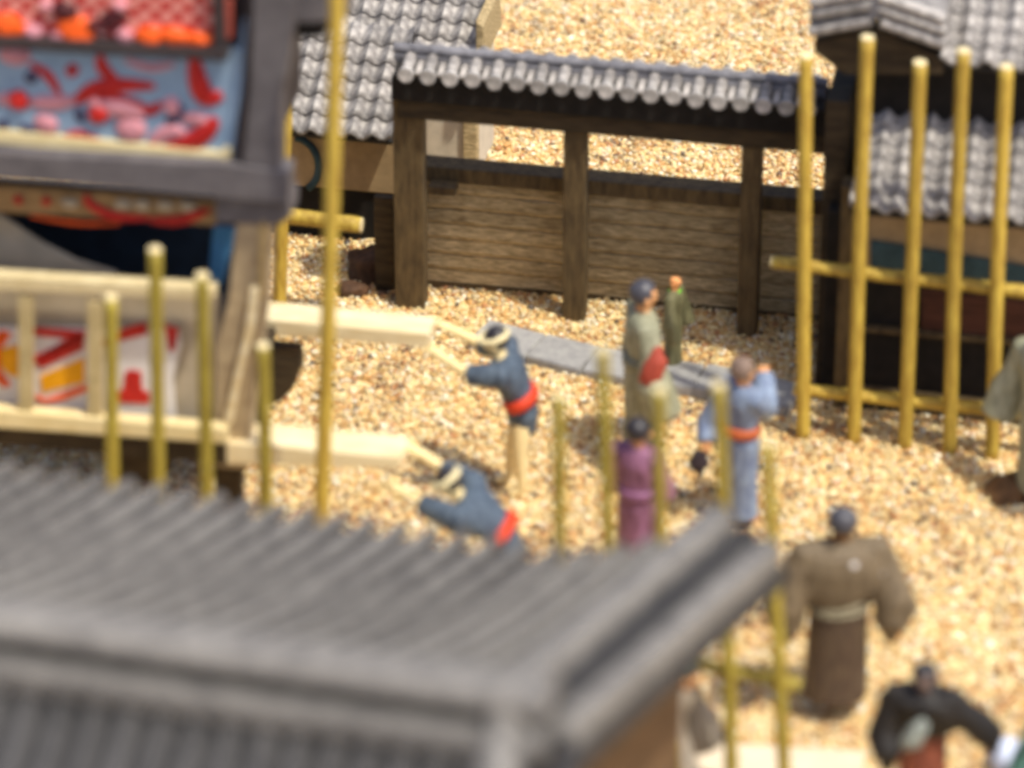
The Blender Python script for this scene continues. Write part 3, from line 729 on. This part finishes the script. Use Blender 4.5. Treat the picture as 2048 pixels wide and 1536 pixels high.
    # hair
    if hair:
        bm = bmesh.new(); bmesh.ops.create_icosphere(bm, subdivisions=3, radius=1)
        for v in list(bm.verts):
            f = v.co
            v.co = head + hd*.022*s - fwd*.012*s + (Vector((1,0,0))*f.x*.066*s + fwd*f.y*.068*s + hd*f.z*.064*s)
        bmesh.ops.delete(bm, geom=[v for v in bm.verts if (v.co-head).dot(fwd) > .034*s and (v.co-head).dot(hd) < .05*s], context='VERTS')
        if knot: tube_bm(bm, [head + hd*.08*s - fwd*.03*s, head + hd*.105*s - fwd*.015*s, head + hd*.10*s + fwd*.02*s], [.018*s,.016*s,.011*s], 8)
        obj('hair', bm, hair, root, smooth=True)
    for sx in (-1,1):
        bm = bmesh.new(); bmesh.ops.create_icosphere(bm, subdivisions=1, radius=.008*s)
        obj('eye', bm, HAIR, root, loc=head + fwd*.054*s + hd*.012*s + Vector((sx*.022*s,0,0)))
        bm = bmesh.new(); bmesh.ops.create_icosphere(bm, subdivisions=1, radius=.016*s)
        obj('ear', bm, skin, root, loc=head + Vector((sx*.062*s,0,0)), smooth=True)
    if band:
        bm = bmesh.new(); pts = [head + hd*.036*s + Vector((1,0,0))*.07*s*math.cos(a) + fwd*.072*s*math.sin(a) for a in [2*PI*i/20 for i in range(21)]]
        tube_bm(bm, pts, .015*s, 8); obj('headband', bm, band, root, smooth=True)
    return root, dict(head=head, neck=neck, waist=waist, chest=chest, hip=hip, R=R, hL=hL, hR=hR, d=d)

NAVY = cloth('navy_coat', (98,112,126), (54,64,80)); REDB = mat('red_belt', (212,66,36), .6, .15)
CREAMB = mat('cream_headband', (244,228,178), .8, .1)
# two handlers hauling on the shafts, facing the float
person('man in navy coat with red belt leaning to haul the upper pale shaft', (1032,985), 1.62, 84, NAVY, 'men hauling the float shafts', lean=24, belt=REDB,
       handL=SH_FAR + Vector((.02,-.12,-.10)), handR=SH_FAR + Vector((.12,.16,-.02)), kind='coat', skin=PALE, band=CREAMB, sleeve=.13, wide=1.35, legs=.04)
person('man in navy coat with red belt bending low over the lower pale shaft', (985,1258), 1.66, 78, NAVY, 'men hauling the float shafts', lean=52, belt=REDB,
       handL=SH_NEAR + Vector((-.18,-.26,-.10)), handR=SH_NEAR + Vector((.04,.14,-.02)), kind='coat', skin=PALE, band=CREAMB, sleeve=.14, wide=1.45, legs=.05)
GG = cloth('grey_green_robe', (168,166,140), (122,122,98))
person('tall man in grey green kimono standing in side view near the stone strip', (1280,925), 1.74, -80, GG, hair=HAIRG, belt=cloth('grey_sash',(140,140,118)), sleeve=.16, head_tilt=.1)
OL = cloth('olive_robe', (120,116,84), (84,82,58))
rt, J = person('small child in olive kimono with bright green scarf behind the grey green man', (1346,738), .94, -110, OL, hair=None, skin=mat('orange_skin',(236,164,104),.5,.1), sleeve=.1)
bm = bmesh.new(); pts = [J['neck'] + Vector((math.cos(a)*.046, math.sin(a)*.042, -.012)) for a in [2*PI*i/14 for i in range(15)]]
tube_bm(bm, pts, .019, 8); obj('scarf', bm, mat('bright_green_scarf',(120,214,40),.6,.1), rt, smooth=True)
rbnd = lump('red_bundle', Vector((0,0,0)), .09, .09, .20, mat('faded_red_bundle',(182,80,62),.7,.2), 'faded red bundle carried against the chest of the grey green man', 'bundle', seed=4)
fb_ = Frame(1280, 925, 0); rbnd.location = fb_.o + fb_.P(1306, 742, -.36); rbnd.rotation_euler = (0,.25,0)
PUR = cloth('mauve_robe', (172,120,152), (106,62,78))
person('woman in mauve kimono with dark hair between two blurred bamboo poles', (1272,1175), 1.58, -25, PUR, belt=cloth('plum_sash',(132,86,116)), sleeve=.05, wide=.8, handL=G(1272,1175)+Vector((-.02,.2,.85)), handR=G(1272,1175)+Vector((.14,.18,.85)))
LB = cloth('light_blue_robe', (144,160,180), (98,108,138))
f6 = G(1482,1040)
rt, J = person('man in light blue kimono with orange sash raising one arm beside the bamboo', (1478,1045), 1.56, -50, LB, belt=mat('orange_sash',(190,98,58),.6,.15), sleeve=.06, wide=.92, hair=cloth('light_brown_hair',(150,128,112),(96,76,66)),
       handR=f6 + Vector((.17,.24,1.26)), handL=f6 + Vector((-.30,-.05,.80)))
bag = lump('dark_bag', f6 + Vector((-.36,-.06,.60)), .075, .06, .12, mat('dark_bag_cloth',(58,48,52),.8,.3), 'small dark bag hanging from the hand of the light blue man', 'bag', seed=2)
BR = cloth('brown_haori', (124,108,84), (86,72,54)); BR2 = cloth('dark_brown_skirt', (96,80,62), (70,54,46))
fb = G(1668,1425)
rt, J = person('large man seen from behind in brown wide sleeved coat, largest figure on the right', (1668,1425), 1.86, 8, BR, skirt=BR2, hair=HAIRG, belt=None, sleeve=.12, wide=1.35, cape=(.225,.13),
       handL=fb + Vector((-.38,-.08,.94)), handR=fb + Vector((.38,-.10,.96)), skin=mat('tan_feet',(150,104,52),.7,.2), hem=.09)
for (px, py, r) in [(.06,.0,.030),(.30,.02,.024)]:  # pale discs painted as highlights on the coat's shoulder
    bm = bmesh.new(); bmesh.ops.create_icosphere(bm, subdivisions=2, radius=r)
    for v in bm.verts: v.co.y *= .35
    obj('highlight_disc', bm, M_cloth, rt, loc=(J['chest'].x+px, J['chest'].y-.20 if px < .2 else J['chest'].y-.15, J['chest'].z+(.06 if px<.2 else -.07)), smooth=True)
SASH = mat('pale_sash',(168,158,130),.7,.2)
for dz, tilt in ((.0,.10),(-.055,.02)):
    bm = bmesh.new(); c = J['waist'] + Vector((0,0,-.05+dz))
    pts = [c + Vector((math.cos(a)*.232, math.sin(a)*.192, math.cos(a)*tilt*.4)) for a in [2*PI*i/24 for i in range(25)]]
    tube_bm(bm, pts, .014, 6); obj('sash_cord', bm, SASH, rt, smooth=True)
BK = cloth('black_haori', (44,40,38), (26,23,23)); RB = cloth('rust_skirt', (158,90,66), (110,58,46))
fk = G(1838,1645)
rt, J = person('person in black wide sleeved coat over rust skirt at the lower right edge', (1838,1635), 1.44, 165, BK, skirt=RB, sleeve=.12, wide=1.3, cape=(.25,.16), lean=14,
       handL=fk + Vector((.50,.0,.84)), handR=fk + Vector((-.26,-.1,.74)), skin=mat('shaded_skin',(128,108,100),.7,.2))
bn = lump('grey_bundle', G(1812,1425,.0), .10,.08,.13, mat('grey_white_bundle',(150,156,148),.8,.4), 'lumpy grey white bundle held against the front of the black coat', 'bundle', seed=6)
bn.location = fk + Vector((-.10,-.32,1.0)); bn.rotation_euler = (0,.5,.2); bn.scale = (.8,.8,1.1)
GR = cloth('sage_robe', (168,168,144), (128,128,104))
person('person in sage green kimono cut off by the right edge of the picture', (2066,995), 1.66, 120, GR, hair=cloth('pale_grey_hair',(170,160,156)), sleeve=.16, wide=1.25)
lump('brown_lump', G(2022,985), .24, .2, .16, mat('rock_and_shadow',(110,80,50),.8,.4,10,.6), 'brown lump standing for rock and shadow at the foot of the figure cut off by the right edge', 'stone', seed=12)  # low rock whose brown also stands for the figure's shadow
TL = cloth('teal_robe', (92,136,124), (48,80,72))
person('person in teal kimono in the lower right corner, mostly outside the picture', (2095,1670), 1.3, 40, TL, sleeve=.12, wide=1.3, cape=(.26,.14))
bn = lump('pale_bundle', G(2012,1540,.0)+Vector((0,0,.12)), .13,.2,.12, mat('bluish_white_cloth',(206,214,236),.8,.1), 'bluish white cloth bundle on the gravel in the lower right corner', 'bundle', seed=8)
WH = cloth('off_white_robe', (168,158,142), (130,120,106))
person('stooping person in off white robe under the gable of the near roof', (1335,1610), 1.35, -110, WH, sleeve=.25, lean=25, hair=mat('dark_green_hair',(48,56,44),.6,.2))
fr = Frame(1500, 1545, 6)
bd = box('pale_board', (-.62, -.25, .02), (.85, .28, .07), mat('white_board',(232,214,186),.7,.08), None)
bd.location = fr.o; bd.rotation_euler = (0,0,-fr.yaw); tag(bd, 'flat whitish board lying on the gravel at the bottom edge by the bamboo', 'board')

# ------------------------------------------------------------------ near tiled roof (strongly out of focus)
ZR, ZE = 4.35, 3.15
o0 = G(700, 1500, ZR); o0 = Vector((o0.x, o0.y+1.5, 0))
near = empty('near_house', o0, 0, 'large blurred grey tiled roof with raised verge filling the lower left foreground', 'house')
def Wl(p): return p - o0
Rr = G(1010, 1418, ZR); Rl = G(-700, 1418-1710*.145, ZR)         # ridge ends
Er = G(1432, 1168, ZE); 
el_dir = (G(0, 918, ZE) - G(1230, 1128, ZE)); el_dir.normalize()
Lr = (Rl - Rr).length
n_rows = 34; sp = .222
rdir = (Rl - Rr).normalized(); edir = el_dir
edir = (edir*.6 + rdir*.4).normalized() if edir.dot(rdir) > .99 else edir
def surf(t, k):        # t metres left of the right verge, k from ridge (0) to eave (1)
    a = Rr + rdir*t; b = Er + edir*t
    p = a.lerp(b, k)
    up = max(0, 1 - t/1.15)**1.6
    p.z -= .12*math.sin(PI*k)*(1-up)                   # sagging slope
    p.z += .43*up*k
    return p
bm = bmesh.new(); g = []
for i in range(0, 100):
    t = -.05 + i*.08; g.append([bm.verts.new(Wl(surf(t, k/12)) - Vector((0,0,.03))) for k in range(13)])
for a, b in zip(g, g[1:]):
    for k in range(12): bm.faces.new((a[k], a[k+1], b[k+1], b[k]))
r = bmesh.ops.extrude_face_region(bm, geom=list(bm.faces))
for e in r['geom']:
    if isinstance(e, bmesh.types.BMVert): e.co.z -= .10
obj('roof_deck', bm, M_nroof_dk, near, smooth=False)
for i in range(n_rows):
    t = .25 + i*sp
    pts = [Wl(surf(t, k/12 if k < 12 else 1.02)) + Vector((0,0,.02)) for k in range(13)]
    bm = bmesh.new(); tube_bm(bm, pts, .058, 12); o = obj('tile_row', bm, M_nroof, near)
    for p in o.data.polygons: p.use_smooth = len(p.vertices) == 4
# raised verge ridges and the lower verge course outside
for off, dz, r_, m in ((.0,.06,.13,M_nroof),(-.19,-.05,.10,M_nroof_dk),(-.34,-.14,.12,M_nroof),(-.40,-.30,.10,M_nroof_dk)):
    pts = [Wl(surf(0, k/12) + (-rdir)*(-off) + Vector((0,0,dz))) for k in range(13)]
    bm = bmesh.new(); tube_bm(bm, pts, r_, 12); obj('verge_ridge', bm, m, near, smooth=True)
# ridge cap: two courses with a recessed joint
def course(name, half, z0, z1, ext, m, rnd=False):
    a = Wl(Rr) - rdir*ext; b = Wl(Rl); nrm = Vector((-rdir.y, rdir.x, 0)); 
    if nrm.y > 0: nrm = -nrm
    bm = bmesh.new(); sec = [(-half,z0),(half,z0),(half,z1),(-half,z1)] if not rnd else [(half*math.cos(q), z0+(z1-z0)*math.sin(q)) for q in [PI*i/10 for i in range(11)]]
    A = [bm.verts.new(a + nrm*x + Vector((0,0,z))) for x, z in sec]; Bv = [bm.verts.new(b + nrm*x + Vector((0,0,z))) for x, z in sec]
    for i in range(len(sec)): bm.faces.new((A[i], A[(i+1)%len(sec)], Bv[(i+1)%len(sec)], Bv[i]))
    bm.faces.new(A); bm.faces.new(Bv[::-1])
    if not rnd: bmesh.ops.bevel(bm, geom=list(bm.edges), offset=.02, segments=2, affect='EDGES')
    return obj(name, bm, m, near)
course('ridge_course', .33, -.17, -.03, .30, M_nroof)
course('ridge_joint', .14, -.031, .10, .24, M_tile_dark)
course('ridge_cap', .18, .10, .24, .30, M_nroof, True)
# front slope, facing the camera
nrm = Vector((-rdir.y, rdir.x, 0)); nrm = -nrm if nrm.y > 0 else nrm
def fs(t, k): return Rr + rdir*t + nrm*(.18 + 2.2*k) + Vector((0,0,-.20 - 1.15*k))
bm = bmesh.new(); q = [bm.verts.new(Wl(p) ) for p in (fs(-.3,0), fs(Lr,0), fs(Lr,1), fs(-.3,1))]
f = bm.faces.new(q); r = bmesh.ops.extrude_face_region(bm, geom=[f])
for e in r['geom']:
    if isinstance(e, bmesh.types.BMVert): e.co.z -= .1
obj('front_deck', bm, M_nroof_dk, near)
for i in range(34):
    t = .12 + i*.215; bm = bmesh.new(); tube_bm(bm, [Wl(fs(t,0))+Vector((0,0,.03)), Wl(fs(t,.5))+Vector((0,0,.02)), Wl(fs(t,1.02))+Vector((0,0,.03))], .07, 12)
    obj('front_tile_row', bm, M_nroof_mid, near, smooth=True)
bm = bmesh.new(); tube_bm(bm, [Wl(Rr)+Vector((.02,-.05,.02)), Wl(fs(-.08,.2))+Vector((0,0,.10)), Wl(fs(-.06,1))+Vector((0,0,.10))], [.14,.13,.13], 12)
obj('descending_ridge', bm, M_nroof, near, smooth=True)
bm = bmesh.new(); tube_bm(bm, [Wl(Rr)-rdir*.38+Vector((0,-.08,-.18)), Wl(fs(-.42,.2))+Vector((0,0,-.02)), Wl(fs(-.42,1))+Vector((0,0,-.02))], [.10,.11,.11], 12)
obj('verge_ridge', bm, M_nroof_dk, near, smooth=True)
# walls under the roof
M_gable = mat('brown_gable_board', (104,80,56), .8, .3, 4, .3)
bm = bmesh.new()
fp = [Rr.lerp(Er,.93)+rdir*.12, Rr+rdir*.12, fs(.12,.8)]
bot = [bm.verts.new(Vector((Wl(p).x, Wl(p).y, -.02))) for p in fp]; tp2 = [bm.verts.new(Wl(p)-Vector((0,0,.28))) for p in fp]
back = [bm.verts.new(v.co + rdir*7) for v in bot]; backt = [bm.verts.new(v.co + rdir*7) for v in tp2]
for A, Bq, Cq, Dq in ((bot[0],bot[1],tp2[1],tp2[0]),(bot[1],bot[2],tp2[2],tp2[1]),(back[0],back[1],backt[1],backt[0]),(back[1],back[2],backt[2],backt[1]),(bot[0],back[0],backt[0],tp2[0]),(bot[2],back[2],backt[2],tp2[2]),(tp2[0],tp2[1],backt[1],backt[0]),(tp2[1],tp2[2],backt[2],backt[1])):
    bm.faces.new((A,Bq,Cq,Dq))
obj('house_wall', bm, M_gable, near)
